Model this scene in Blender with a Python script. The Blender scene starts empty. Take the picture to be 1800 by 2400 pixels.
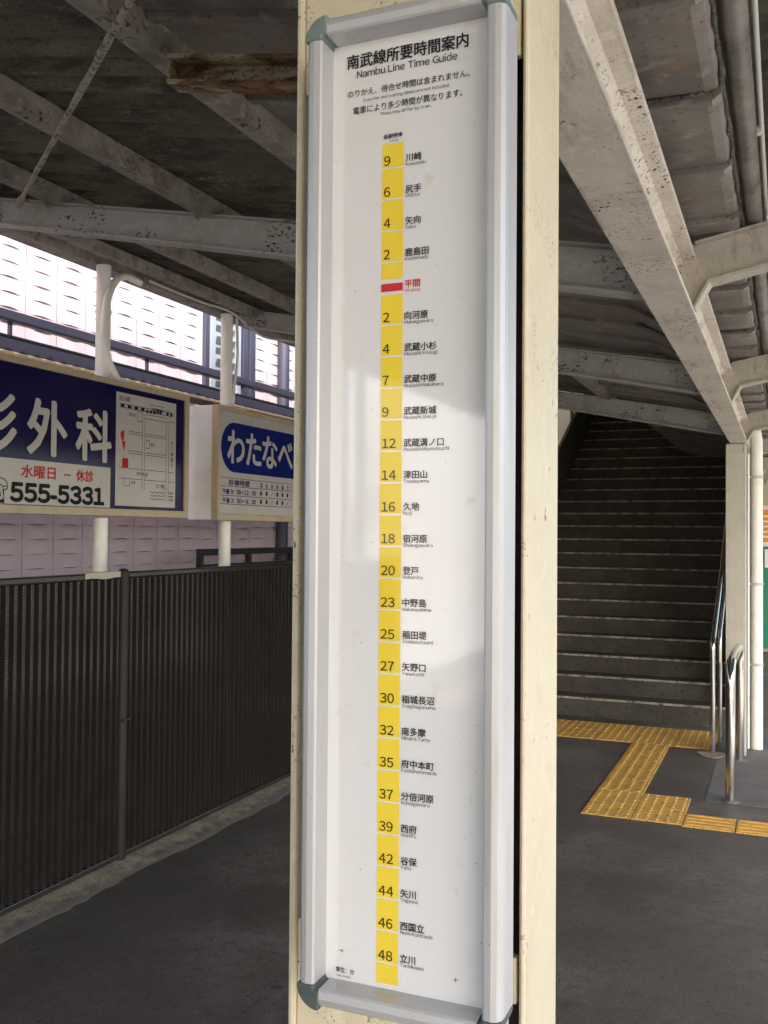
import bpy, bmesh, math, random
from mathutils import Vector, Matrix
random.seed(7)
R = math.radians
scene = bpy.context.scene
C = scene.collection

# ---------------------------------------------------------------- camera, sky, sun, exposure
cam = bpy.data.cameras.new("camera")
cam.sensor_fit = 'VERTICAL'; cam.sensor_height = 24.0; cam.lens = 2250.0 / 2400.0 * 24.0
cam.clip_start = 0.05; cam.clip_end = 2000
camo = bpy.data.objects.new("camera", cam); C.objects.link(camo)
camo.matrix_world = (Matrix.Translation((0, 0, 1.6)) @ Matrix.Rotation(R(22.67), 4, 'Z')
                     @ Matrix.Rotation(R(91.18), 4, 'X') @ Matrix.Rotation(R(0.436), 4, 'Z'))
scene.camera = camo

SUN = Vector((1.0, -1.4, 1.55)).normalized()
w = bpy.data.worlds.new("World"); scene.world = w; w.use_nodes = True
nt = w.node_tree
sky = nt.nodes.new('ShaderNodeTexSky'); sky.sky_type = 'NISHITA'; sky.sun_disc = False
sky.dust_density = 3.0; sky.ozone_density = 0.6
sky.sun_elevation = math.asin(SUN.z); sky.sun_rotation = math.atan2(SUN.x, SUN.y)
nt.links.new(sky.outputs[0], nt.nodes['Background'].inputs[0])
nt.nodes['Background'].inputs[1].default_value = 0.15
sl = bpy.data.lights.new("sun", 'SUN'); sl.energy = 2.0; sl.angle = R(0.5); sl.color = (1.0, 0.95, 0.88)
so = bpy.data.objects.new("sun", sl); C.objects.link(so)
so.rotation_euler = SUN.to_track_quat('Z', 'Y').to_euler()
vs = scene.view_settings
vs.view_transform = 'Standard'; vs.look = 'None'; vs.gamma = 1; vs.exposure = 2.08
scene.cycles.max_bounces = 10; scene.cycles.diffuse_bounces = 6
scene.cycles.transparent_max_bounces = 24


# ---------------------------------------------------------------- materials
def srgb(r, g, b):
    f = lambda c: c / 12.92 if c <= 0.04045 else ((c + 0.055) / 1.055) ** 2.4
    return (f(r / 255), f(g / 255), f(b / 255))

def mat(name, base, rough=0.6, metal=0.0, layers=(), bump=None, coat=0.0, spec=0.5, roughvar=None, marks=False):
    """layers: (scale, colour, lo, hi, detail, stretch, mask) - noise driven colour overlays; mask=(scale, lo, hi)"""
    m = bpy.data.materials.new(name); m.use_nodes = True
    n, l = m.node_tree.nodes, m.node_tree.links
    p = n['Principled BSDF']
    p.inputs['Roughness'].default_value = rough; p.inputs['Metallic'].default_value = metal
    p.inputs['Specular IOR Level'].default_value = spec
    p.inputs['Coat Weight'].default_value = coat; p.inputs['Coat Roughness'].default_value = 0.05
    tc = n.new('ShaderNodeTexCoord')
    def noise(scale, detail=6, stretch=(1, 1, 1), off=0.0, rg=0.6):
        mp = n.new('ShaderNodeMapping'); mp.inputs['Scale'].default_value = stretch
        mp.inputs['Location'].default_value = (off, off * 1.7, off * 0.6)
        l.new(tc.outputs['Object'], mp.inputs[0])
        t = n.new('ShaderNodeTexNoise'); t.inputs['Scale'].default_value = scale
        t.inputs['Detail'].default_value = detail; t.inputs['Roughness'].default_value = rg
        l.new(mp.outputs[0], t.inputs['Vector']); return t.outputs[0]
    def rng(sock, lo, hi):
        r = n.new('ShaderNodeMapRange'); r.inputs[1].default_value = lo; r.inputs[2].default_value = hi
        l.new(sock, r.inputs[0]); return r.outputs[0]
    col = n.new('ShaderNodeRGB'); col.outputs[0].default_value = (*base, 1); cur = col.outputs[0]
    for k, L in enumerate(layers):
        sc, c, lo, hi = L[:4]
        det = L[4] if len(L) > 4 else 6
        st = L[5] if len(L) > 5 and L[5] else (1, 1, 1)
        fac = rng(noise(sc, det, st, k * 3.1), lo, hi)
        if len(L) > 6 and L[6]:
            mk = rng(noise(L[6][0], 3, (1, 1, 1), 7 + k), L[6][1], L[6][2])
            mu = n.new('ShaderNodeMath'); mu.operation = 'MULTIPLY'
            l.new(fac, mu.inputs[0]); l.new(mk, mu.inputs[1]); fac = mu.outputs[0]
        mx = n.new('ShaderNodeMix'); mx.data_type = 'RGBA'
        l.new(fac, mx.inputs[0]); l.new(cur, mx.inputs[6]); mx.inputs[7].default_value = (*c, 1)
        cur = mx.outputs[2]
    def over(fac, c):
        nonlocal cur
        mx = n.new('ShaderNodeMix'); mx.data_type = 'RGBA'
        l.new(fac, mx.inputs[0]); l.new(cur, mx.inputs[6]); mx.inputs[7].default_value = (*c, 1); cur = mx.outputs[2]
    def math2(op, a, b):
        q = n.new('ShaderNodeMath'); q.operation = op
        for i, v in enumerate((a, b)):
            if isinstance(v, (int, float)): q.inputs[i].default_value = v
            else: l.new(v, q.inputs[i])
        return q.outputs[0]
    if marks:                                           # winding hairline cracks, trodden gum spots, pale drip spots
        for sc, c, wd, of in ((.5, (.03, .027, .023), .0006, 4.0),):
            d = math2('ABSOLUTE', math2('SUBTRACT', noise(sc, 7, (1, 1, 1), of, .55), .5), 0.0)
            over(math2('MULTIPLY', math2('LESS_THAN', d, wd), rng(noise(1.3, 2, (1, 1, 1), of + 2), .48, .56)), c)
        for sc, c, rr, pick in ((2.6, (.030, .027, .024), .075, .62), (5.5, (.19, .175, .155), .055, .80), (9.0, (.024, .021, .018), .09, .72)):
            vo = n.new('ShaderNodeTexVoronoi'); vo.inputs['Scale'].default_value = sc; l.new(tc.outputs['Object'], vo.inputs['Vector'])
            sep = n.new('ShaderNodeSeparateColor'); l.new(vo.outputs['Color'], sep.inputs[0])
            dist = math2('ADD', vo.outputs['Distance'], math2('MULTIPLY', noise(40, 3), .04))
            over(math2('MULTIPLY', math2('MULTIPLY', math2('LESS_THAN', dist, rr), math2('GREATER_THAN', sep.outputs[0], pick)), .75), c)
    l.new(cur, p.inputs['Base Color'])
    if roughvar:
        l.new(rng_to(n, l, noise(roughvar[0], 4), roughvar[1], roughvar[2]), p.inputs['Roughness'])
    if bump:
        b = n.new('ShaderNodeBump'); b.inputs['Strength'].default_value = bump[1]; b.inputs['Distance'].default_value = bump[2]
        l.new(noise(bump[0], 5, bump[3] if len(bump) > 3 else (1, 1, 1), 2.2), b.inputs['Height']); l.new(b.outputs[0], p.inputs['Normal'])
    return m

def rng_to(n, l, sock, lo, hi):
    r = n.new('ShaderNodeMapRange'); r.inputs[1].default_value = 0.35; r.inputs[2].default_value = 0.65
    r.inputs[3].default_value = lo; r.inputs[4].default_value = hi
    l.new(sock, r.inputs[0]); return r.outputs[0]

RUST = (0.10, 0.045, 0.02)
M = {}
M['cream'] = mat('cream_paint', (0.70, 0.62, 0.455), 0.42,
    layers=[(5, (0.64, 0.555, 0.39), 0.48, 0.7), (40, (0.76, 0.68, 0.50), 0.55, 0.75, 4),
            (230, (0.16, 0.09, 0.04), 0.60, 0.64, 3, None, (7, 0.56, 0.66)),
            (45, (0.24, 0.12, 0.05), 0.64, 0.68, 6, None, (6, 0.53, 0.62)), (9, (0.56, 0.46, 0.30), 0.66, 0.80, 8, (1, 1, .3))], bump=(70, 0.3, 0.004))
M['darker'] = mat('hollow_shade_steel', (0.03, 0.022, 0.016), 0.7, layers=[(12, (0.06, 0.035, 0.02), .5, .65, 7)])  # near-black colour stands in for the shade inside the pillar hollow
M['cream_post'] = mat('cream_post_paint', (0.85, 0.835, 0.76), 0.4,
    layers=[(6, (0.74, 0.70, 0.58), 0.5, 0.75), (150, (0.3, 0.2, 0.1), 0.68, 0.72, 3, None, (4, .55, .65))], bump=(60, 0.15, 0.003))
M['column'] = mat('column_paint', (0.55, 0.52, 0.44), 0.5, layers=[(5, (0.48, 0.44, 0.36), 0.45, 0.7), (120, (0.25, 0.18, 0.1), 0.69, 0.73, 3, None, (4, .55, .65))], bump=(60, 0.15, 0.003))
M['alu'] = mat('anodised_aluminium', (0.56, 0.562, 0.58), 0.42, 0.3, layers=[(3, (0.51, 0.512, 0.525), 0.4, 0.7), (40, (0.5, 0.485, 0.455), .56, .70, 6, (1, 1, .08)), (300, (0.3, 0.28, 0.25), .70, .73, 3)], bump=(300, 0.03, 0.001, (1, 1, 0.02)))
M['cap'] = mat('teal_plastic', (0.16, 0.205, 0.195), 0.5, layers=[(30, (0.22, 0.265, 0.25), 0.5, 0.7)], bump=(150, .1, .002))
M['capdark'] = mat('dark_grey_plastic', (0.07, 0.088, 0.088), 0.45, layers=[(30, (0.10, 0.12, 0.12), 0.5, 0.7)], bump=(150, .1, .002))
M['panel'] = mat('white_acrylic', (0.81, 0.815, 0.84), 0.04, coat=1.0, layers=[(26, (0.74, 0.71, 0.65), .62, .72, 8), (8, (0.79, 0.785, 0.77), 0.5, 0.8), (180, (0.45, 0.43, 0.40), 0.74, 0.77, 2)], spec=0.9)
M['ink'] = mat('dark_ink', (0.035, 0.035, 0.04), 0.08)
M['ink_yellow'] = mat('brown_black_ink', (0.05, 0.04, 0.01), 0.08)
M['yellow'] = mat('yellow_ink', (0.90, 0.68, 0.065), 0.05, layers=[(12, (0.87, 0.63, 0.055), .5, .8)])
M['red'] = mat('red_ink', (0.62, 0.04, 0.05), 0.15)
M['scuff'] = mat('grey_scuff', (0.45, 0.45, 0.47), 0.5)
M['steel'] = mat('old_grey_steel_paint', (0.38, 0.385, 0.365), 0.55,
    layers=[(5, (0.33, 0.31, 0.275), 0.45, 0.66), (28, (0.45, 0.445, 0.41), 0.5, 0.72),
            (62, (0.020, 0.014, 0.009), 0.555, 0.585, 5, (.75, 1, 1.5), (4.2, 0.55, 0.62)),
            (130, (0.05, 0.035, 0.02), 0.60, 0.64, 4, (.7, 1, 1.3), (3.2, 0.52, 0.62)),
            (14, (0.13, 0.065, 0.03), 0.64, 0.70, 7, None, (2.2, 0.5, 0.6))], bump=(70, 0.4, 0.006))
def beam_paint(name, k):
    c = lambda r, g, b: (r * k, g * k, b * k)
    return mat(name, c(0.66, 0.61, 0.54), 0.55,
        layers=[(4, c(0.54, 0.49, 0.42), 0.45, 0.66), (30, c(0.72, 0.675, 0.605), 0.5, 0.72),
            (75, (0.028, 0.019, 0.012), 0.575, 0.60, 5, (1.2, .8, 1), (4.5, 0.515, 0.60)),
            (160, (0.06, 0.04, 0.025), 0.61, 0.65, 4, (1, .8, 1), (3.0, 0.46, 0.60)),
            (24, (0.30, 0.19, 0.10), 0.64, 0.72, 6, None, (2.4, 0.47, 0.6)), (10, c(0.42, 0.37, 0.30), 0.56, 0.70, 9, (2.5, .35, 1)), (320, (0.10, 0.07, 0.05), 0.70, 0.73, 2)], bump=(60, 0.4, 0.006))
M['beam'] = beam_paint('old_beige_steel_paint', 1.0)
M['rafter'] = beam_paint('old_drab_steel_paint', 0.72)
M['rodpaint'] = mat('flaking_rod_paint', (0.34, 0.31, 0.25), 0.7, layers=[(40, (0.10, 0.075, 0.05), .50, .60, 6), (110, (.45, .42, .36), .56, .64, 4)], bump=(90, .8, .006))
M['purlin'] = mat('stained_purlin_paint', (0.285, 0.265, 0.235), 0.65,
    layers=[(9, (0.175, 0.153, 0.128), 0.45, 0.62, 8), (60, (0.025, 0.018, 0.012), 0.57, 0.61, 5, None, (7, 0.48, 0.57)),
            (25, (0.37, 0.345, 0.305), 0.55, 0.68)], bump=(60, 0.5, 0.008))
M['rust'] = mat('rusted_paint', (0.20, 0.115, 0.055), 0.8,
    layers=[(14, (0.11, 0.045, 0.016), 0.42, 0.58, 9, (.35, 1, 1.5)), (50, (0.05, 0.018, 0.008), 0.50, 0.62, 8, (.5, 1, 1)),
            (8, (0.36, 0.31, 0.21), 0.54, 0.60, 9, (.4, 1, 1.6)), (120, (0.15, 0.065, 0.025), .55, .62, 5)], bump=(80, 0.7, 0.008))
M['slate'] = mat('dirty_roof_slate', (0.098, 0.092, 0.072), 0.85,
    layers=[(2.2, (0.150, 0.150, 0.102), 0.44, 0.60, 9, (.5, 1, 1)), (3.1, (0.115, 0.09, 0.072), 0.5, 0.62, 9, (.4, 1, 1)), (11, (0.048, 0.042, 0.034), 0.5, 0.64, 9, (.3, 1, 1)),
            (45, (0.24, 0.232, 0.17), 0.56, 0.68, 6, (.3, 1, 1), (3, .45, .6)), (170, (0.04, 0.036, 0.028), .55, .66, 3, (.4, 1, 1))], bump=(60, 0.5, 0.008))
M['gutter'] = mat('grey_sheet_metal', (0.21, 0.192, 0.178), 0.40, 0.0,
    layers=[(4, (0.135, 0.12, 0.108), 0.45, 0.62, 9), (16, (0.28, 0.26, 0.24), 0.56, 0.68, 7), (12, (0.22, 0.13, 0.075), 0.62, 0.68, 8), (60, (.08, .065, .05), .60, .66, 5)], bump=(9, 0.18, 0.012))
M['tar'] = mat('dark_sealant', (0.055, 0.048, 0.043), 0.3, layers=[(40, (0.16, 0.145, 0.13), .56, .64, 6)], bump=(45, 1.0, .02))
M['conduit'] = mat('dark_conduit_paint', (0.20, 0.185, 0.17), 0.5, layers=[(9, (0.12, 0.105, 0.09), .45, .62, 8), (80, (.04, .03, .022), .6, .66, 4, None, (5, .45, .6))], bump=(60, .4, .006))
M['asphalt'] = mat('worn_asphalt', (0.128, 0.114, 0.096), 0.55, marks=True,
    layers=[(.8, (0.185, 0.168, 0.145), 0.47, 0.60, 7), (1.7, (0.092, 0.080, 0.066), 0.52, 0.62, 7), (3.0, (0.106, 0.093, 0.077), 0.45, 0.65, 5), (24, (0.090, 0.078, 0.065), .5, .68, 6),
            (230, (0.030, 0.026, 0.021), 0.52, 0.62, 3), (190, (0.24, 0.225, 0.20), 0.665, 0.70, 2), (38, (0.018, 0.016, 0.013), 0.66, 0.69, 4), (70, (0.30, 0.28, 0.25), 0.725, 0.74, 3)], bump=(240, 0.6, 0.006))
M['concrete'] = mat('grey_concrete', (0.165, 0.157, 0.144), 0.7, layers=[(4, (0.125, 0.118, 0.107), .45, .62, 8), (160, (0.06, 0.056, 0.05), .56, .66, 3), (200, (0.22, 0.21, 0.19), .64, .7, 3)], bump=(200, .35, .004))
M['pale'] = mat('pale_bounce_slab', (0.52, 0.495, 0.45), 0.8, layers=[(3, (0.44, 0.415, 0.375), .45, .65, 8), (90, (0.56, 0.54, 0.5), .6, .7, 4)], bump=(120, .3, .003))  # surface of the unseen floors added to throw sunlight back
M['sand'] = mat('dusty_concrete_edge', (0.36, 0.305, 0.22), 0.9, layers=[(7, (0.23, 0.185, 0.13), .42, .6, 8), (90, (0.50, 0.44, 0.33), .56, .66, 5), (45, (0.13, 0.11, 0.085), .57, .64, 7)], bump=(110, .8, .01))
M['ground'] = mat('bare_ground', (0.12, 0.11, 0.095), 0.9, layers=[(3, (0.11, 0.1, 0.085), .45, .65, 8)], bump=(60, .3, .01))
M['fence'] = mat('dark_brown_metal', (0.030, 0.0255, 0.0225), 0.15, spec=0.55, layers=[(6, (0.026, 0.022, 0.019), .45, .65, 7), (90, (.05, .04, .03), .66, .70, 4)], bump=(200, .1, .001))
M['fencepost'] = mat('matt_dark_brown_metal', (0.024, 0.020, 0.018), 0.5, spec=0.25, layers=[(6, (0.032, 0.027, 0.024), .45, .65, 7)], bump=(200, .1, .001))
M['tile'] = mat('pink_split_tile', (0.47, 0.378, 0.415), 0.6, layers=[(2, (0.495, 0.405, 0.435), .45, .7), (25, (0.43, 0.345, 0.38), .5, .75)], bump=(60, .2, .004))
M['joint'] = mat('tile_joint', (0.19, 0.15, 0.16), 0.85)
M['rail'] = mat('slate_blue_paint', (0.032, 0.032, 0.054), 0.5)
M['railedge'] = mat('black_gasket', (0.008, 0.008, 0.012), 0.5)
M['window'] = mat('window_pane_green', (0.11, 0.155, 0.145), 0.12)
M['winframe'] = mat('grey_blue_aluminium', (0.30, 0.32, 0.37), 0.4, 0.2)
M['boxframe'] = mat('beige_box_paint', (0.50, 0.41, 0.265), 0.45, layers=[(10, (0.42, 0.33, 0.2), .5, .75), (200, (0.18, 0.1, 0.05), .70, .73, 3)], bump=(80, .1, .002))
M['boxside'] = mat('white_box_paint', (0.86, 0.86, 0.84), 0.4, layers=[(3, (0.70, 0.68, 0.62), .5, .75)])
M['navy'] = mat('navy_sign_face', (0.012, 0.010, 0.062), 0.12, spec=0.22)
M['blue'] = mat('blue_sign_face', (0.012, 0.022, 0.155), 0.12, spec=0.22)
M['face'] = mat('offwhite_sign_face', (0.52, 0.50, 0.46), 0.12, spec=0.22, layers=[(5, (0.47, 0.45, 0.40), .5, .75)])
M['letter'] = mat('offwhite_lettering', (0.55, 0.53, 0.49), 0.4, spec=0.12)
M['black'] = mat('black_lettering', (0.01, 0.01, 0.01), 0.4, spec=0.12)
M['redl'] = mat('red_lettering', (0.50, 0.02, 0.025), 0.4, spec=0.12)
M['bluel'] = mat('blue_lettering', (0.03, 0.03, 0.16), 0.4, spec=0.12)
M['stainless'] = mat('stainless_steel', (0.62, 0.60, 0.58), 0.16, 1.0, layers=[(10, (0.5, 0.47, 0.44), .5, .75)], bump=(300, .05, .001, (1, 1, .05)))
M['tactile'] = mat('yellow_tactile_tile', (0.72, 0.41, 0.075), 0.6, layers=[(2.2, (0.65, 0.38, 0.09), .45, .6, 7), (6, (0.52, 0.31, 0.085), .45, .7, 8), (60, (0.26, 0.17, 0.07), .56, .68, 6), (30, (.13, .10, .06), .62, .68, 8), (150, (.72, .52, .2), .60, .68)], bump=(150, .2, .002))
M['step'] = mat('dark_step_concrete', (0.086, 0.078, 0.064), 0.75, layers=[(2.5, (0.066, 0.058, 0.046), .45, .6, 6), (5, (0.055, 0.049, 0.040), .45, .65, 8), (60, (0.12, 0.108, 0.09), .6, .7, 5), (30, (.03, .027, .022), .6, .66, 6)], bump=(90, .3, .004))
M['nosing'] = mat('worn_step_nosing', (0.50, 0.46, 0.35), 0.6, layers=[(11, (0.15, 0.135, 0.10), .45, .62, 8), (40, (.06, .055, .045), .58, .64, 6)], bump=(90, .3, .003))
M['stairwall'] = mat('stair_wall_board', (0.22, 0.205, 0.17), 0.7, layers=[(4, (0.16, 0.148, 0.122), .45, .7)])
M['tape'] = mat('beige_tape', (0.46, 0.42, 0.31), 0.5, layers=[(30, (.36, .32, .22), .5, .7)])
M['cable'] = mat('pale_grey_cable', (0.55, 0.55, 0.53), 0.5)
M['dark'] = mat('black_painted_metal', (0.015, 0.013, 0.014), 0.5)
M['beige'] = mat('beige_wall_board', (0.52, 0.45, 0.36), 0.6)
M['orange'] = mat('orange_board', (0.75, 0.27, 0.03), 0.4)
M['white'] = mat('white_board', (0.75, 0.74, 0.70), 0.4)
M['green'] = mat('green_board', (0.02, 0.20, 0.12), 0.35)
M['house'] = mat('white_render', (0.70, 0.69, 0.66), 0.8, layers=[(2, (.62, .61, .58), .45, .7)])

def dusty_kerb():
    """pale dusty concrete that breaks up into bare asphalt towards the platform"""
    m = M['sand'].copy(); m.name = 'dusty_kerb'
    n, l = m.node_tree.nodes, m.node_tree.links; p = n['Principled BSDF']
    src = p.inputs['Base Color'].links[0].from_socket
    tc = n.new('ShaderNodeTexCoord'); sp = n.new('ShaderNodeSeparateXYZ'); l.new(tc.outputs['Object'], sp.inputs[0])
    t = n.new('ShaderNodeTexNoise'); t.inputs['Scale'].default_value = 16; t.inputs['Detail'].default_value = 9; l.new(tc.outputs['Object'], t.inputs['Vector'])
    a = n.new('ShaderNodeMath'); a.operation = 'MULTIPLY_ADD'; a.inputs[1].default_value = 0.16; l.new(t.outputs[0], a.inputs[0]); l.new(sp.outputs['X'], a.inputs[2])
    r = n.new('ShaderNodeMapRange'); r.inputs[1].default_value = -2.795; r.inputs[2].default_value = -2.735; l.new(a.outputs[0], r.inputs[0])
    mx = n.new('ShaderNodeMix'); mx.data_type = 'RGBA'; mx.inputs[7].default_value = (0.088, 0.079, 0.068, 1)
    l.new(r.outputs[0], mx.inputs[0]); l.new(src, mx.inputs[6]); l.new(mx.outputs[2], p.inputs['Base Color']); return m
M['kerb'] = dusty_kerb()

def perforated():
    m = M['fence'].copy(); m.name = 'perforated_dark_brown_metal'
    n, l = m.node_tree.nodes, m.node_tree.links
    out = [x for x in n if x.type == 'OUTPUT_MATERIAL'][0]; p = n['Principled BSDF']
    tc = n.new('ShaderNodeTexCoord'); sp = n.new('ShaderNodeSeparateXYZ'); l.new(tc.outputs['Object'], sp.inputs[0])
    d = n.new('ShaderNodeMath'); d.operation = 'DIVIDE'; d.inputs[1].default_value = 0.0125; l.new(sp.outputs['Z'], d.inputs[0])
    f = n.new('ShaderNodeMath'); f.operation = 'FRACT'; l.new(d.outputs[0], f.inputs[0])
    g = n.new('ShaderNodeMath'); g.operation = 'LESS_THAN'; g.inputs[1].default_value = 0.42; l.new(f.outputs[0], g.inputs[0])
    t = n.new('ShaderNodeBsdfTransparent'); mx = n.new('ShaderNodeMixShader')
    l.new(g.outputs[0], mx.inputs[0]); l.new(p.outputs[0], mx.inputs[1]); l.new(t.outputs[0], mx.inputs[2])
    l.new(mx.outputs[0], out.inputs[0]); return m
M['perf'] = perforated()

def frosted():
    m = bpy.data.materials.new('frosted_pane'); m.use_nodes = True
    n, l = m.node_tree.nodes, m.node_tree.links
    out = n['Material Output']; p = n['Principled BSDF']; p.inputs['Base Color'].default_value = (0.72, 0.74, 0.62, 1); p.inputs['Roughness'].default_value = 0.4
    t = n.new('ShaderNodeBsdfTranslucent'); t.inputs[0].default_value = (0.88, 0.90, 0.76, 1)
    mx = n.new('ShaderNodeMixShader'); mx.inputs[0].default_value = 0.6
    l.new(p.outputs[0], mx.inputs[1]); l.new(t.outputs[0], mx.inputs[2]); l.new(mx.outputs[0], out.inputs[0]); return m
M['frosted'] = frosted()


# ---------------------------------------------------------------- mesh helpers
class MB:
    """collects shapes (world coordinates) and links them as ONE mesh object"""
    def __init__(s): s.v = []; s.f = []; s.mi = []; s.sm = []
    def add(s, vs, fs, mi=0, smooth=False):
        o = len(s.v); s.v += [tuple(v) for v in vs]
        for f in fs: s.f.append([i + o for i in f]); s.mi.append(mi); s.sm.append(smooth)
        return s
    def box(s, x0, x1, y0, y1, z0, z1, mi=0):
        v = [(x, y, z) for x in (x0, x1) for y in (y0, y1) for z in (z0, z1)]
        return s.add(v, [(0, 1, 3, 2), (4, 6, 7, 5), (0, 4, 5, 1), (2, 3, 7, 6), (0, 2, 6, 4), (1, 5, 7, 3)], mi)
    def prism(s, poly, axis, a, b, mi=0):
        """poly: outline in the two other axes; extruded from a to b along axis ('X': poly=(y,z), 'Y': (x,z), 'Z': (x,y))"""
        P = {'X': lambda p, t: (t, p[0], p[1]), 'Y': lambda p, t: (p[0], t, p[1]), 'Z': lambda p, t: (p[0], p[1], t)}[axis]
        n = len(poly)
        v = [P(p, a) for p in poly] + [P(p, b) for p in poly]
        f = [tuple(range(n))[::-1], tuple(range(n, 2 * n))] + [(i, (i + 1) % n, n + (i + 1) % n, n + i) for i in range(n)]
        return s.add(v, f, mi)
    def tube(s, path, r, n=14, mi=0, cap=True):
        P = [Vector(p) for p in path]; rings = []; up = None
        for i, p in enumerate(P):
            d = (P[min(i + 1, len(P) - 1)] - P[max(i - 1, 0)]).normalized()
            if up is None: up = Vector((0, 0, 1)) if abs(d.z) < .9 else Vector((1, 0, 0))
            a = d.cross(up).normalized(); b = a.cross(d).normalized(); up = b
            rr = r[i] if isinstance(r, (list, tuple)) else r
            rings.append([p + a * rr * math.cos(2 * math.pi * k / n) + b * rr * math.sin(2 * math.pi * k / n) for k in range(n)])
        v = [q for ring in rings for q in ring]; f = []
        for i in range(len(P) - 1):
            for k in range(n): f.append((i * n + k, i * n + (k + 1) % n, (i + 1) * n + (k + 1) % n, (i + 1) * n + k))
        s.add(v, f, mi, True)
        if cap:
            s.add(rings[0], [tuple(range(n))], mi); s.add(rings[-1], [tuple(range(n))], mi)
        return s
    def quad(s, a, b, c, d, mi=0): return s.add([a, b, c, d], [(0, 1, 2, 3)], mi)
    def build(s, name, mats, parent=None, bevel=0.0, seg=2):
        me = bpy.data.meshes.new(name)
        org = Vector(parent['_base']) if parent is not None else Vector(s.base if hasattr(s, 'base') else (0, 0, 0))
        me.from_pydata([tuple(Vector(v) - org) for v in s.v], [], s.f)
        for m in (mats if isinstance(mats, (list, tuple)) else [mats]): me.materials.append(m)
        for p, i, sm in zip(me.polygons, s.mi, s.sm): p.material_index = i; p.use_smooth = sm
        bm = bmesh.new(); bm.from_mesh(me); bmesh.ops.recalc_face_normals(bm, faces=bm.faces); bm.to_mesh(me); bm.free()
        o = bpy.data.objects.new(name, me); C.objects.link(o); o['_base'] = tuple(org)
        if parent is not None: o.parent = parent
        else: o.location = org
        if bevel:
            b = o.modifiers.new('soft_edges', 'BEVEL'); b.width = bevel; b.segments = seg; b.limit_method = 'ANGLE'; b.angle_limit = R(40)
        return o

def tag(o, label=None, cat=None, group=None, kind=None):
    if label: o['label'] = label
    if cat: o['category'] = cat
    if group: o['group'] = group
    if kind: o['kind'] = kind
    return o
def thing(name, loc, label, cat, group=None):
    o = bpy.data.objects.new(name, None); C.objects.link(o); o.location = loc; o.empty_display_size = .1
    o['_base'] = tuple(loc)
    return tag(o, label, cat, group)
def struct(mb, name, m, **k): return tag(mb.build(name, m, **k), kind='structure')
def copy_tree(o, parent=None):
    c = o.copy(); C.objects.link(c)
    if parent is not None: c.parent = parent
    for ch in [q for q in bpy.data.objects if q.parent == o]: copy_tree(ch, c)
    return c
# note: child meshes hang under parents whose own '_base' is subtracted; sub-parts share the world base of their thing
def part(mb, name, m, parent, **k):
    """part of a thing or sub-part of a part: vertices are stored relative to the thing's base"""
    o = mb.build(name, m, parent, **k); o['_base'] = parent['_base']; return o

# lettering: glyphs of a text curve turned into mesh faces, Latin letters and digits spaced by their own widths
_tc = bpy.data.curves.new('lettering', 'FONT'); _to = bpy.data.objects.new('lettering', _tc); C.objects.link(_to)
_tc.resolution_u = 3; _tc.fill_mode = 'FRONT'
_glyphs = {}
def glyph(ch):
    if ch not in _glyphs:
        _tc.body = chr(ord(ch) + 0xFEE0) if 33 <= ord(ch) <= 126 and ch != '-' else ch
        dg = bpy.context.evaluated_depsgraph_get(); dg.update()
        me = bpy.data.meshes.new_from_object(_to.evaluated_get(dg))
        vs = [(v.co.x, v.co.y) for v in me.vertices]; fs = [tuple(p.vertices) for p in me.polygons]
        bpy.data.meshes.remove(me); adv = 1.0
        if ord(ch) < 0x250 and vs:
            lo = min(v[0] for v in vs); vs = [(x - lo + .045, y) for x, y in vs]; adv = max(v[0] for v in vs) + .045
        if ch == ' ': adv = .28
        _glyphs[ch] = (vs, fs, adv)
    return _glyphs[ch]
for _c in '●☎、。〜えかがすせたなにのはべまよりれわんガスノー中久交休位保倍停内分前午南単原口各合向含商国土地城堤外多宿小少尻局山島崎川平店府形待後戸所手摩新日時曜月木本杉案橋武水河沼津溝火田町番異療登眼矢祝科稲立線至蔵薬街西要診谷車通道野金長間電駅鹿／：' + 'ABCDEFGHIJKLMNOPQRSTUVWXYZabcdefghijklmnopqrstuvwxyz0123456789.-:ū ': glyph(_c)      # while the scene is still empty
def letters(mb, body, size, o, ex, ey, align='LEFT', bold=0.0, width=None, mi=0):
    """adds flat lettering at o; ex, ey are the world directions of reading and of up; width squeezes the line to that width"""
    pts, fcs, pen = [], [], 0.0
    for ch in body:
        vs, fs, adv = glyph(ch); k = len(pts)
        pts += [(x + pen, y) for x, y in vs]; fcs += [tuple(i + k for i in f) for f in fs]; pen += adv
    x0, x1 = min(p[0] for p in pts), max(p[0] for p in pts); sx = size
    if width: sx = width / (x1 - x0)
    sh = {'LEFT': x0, 'CENTER': (x0 + x1) / 2, 'RIGHT': x1}[align]
    o, ex, ey = Vector(o), Vector(ex), Vector(ey); nrm = ex.cross(ey)          # nrm: towards the reader
    n = 6 if bold < .015 else 10
    shifts = [(0, 0)] if bold < .004 else [(math.cos(2 * math.pi * i / n) * bold, math.sin(2 * math.pi * i / n) * bold) for i in range(n)]
    for i, (dx, dy) in enumerate(shifts):
        oo = o + nrm * (i * .00003 * max(1, size / .02))
        mb.add([oo + ex * ((x - sh) * sx + dx * size) + ey * ((y + dy) * size) for x, y in pts], fcs, mi)

# ---------------------------------------------------------------- setting: ground, platform
g = MB(); g.quad((-400, -400, -.12), (400, -400, -.12), (400, 400, -.12), (-400, 400, -.12)); struct(g, 'ground', M['ground'])
g = MB(); g.box(-2.80, 2.75, -12, 22, -.115, 0.0); struct(g, 'platform_floor', M['asphalt'])
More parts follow.
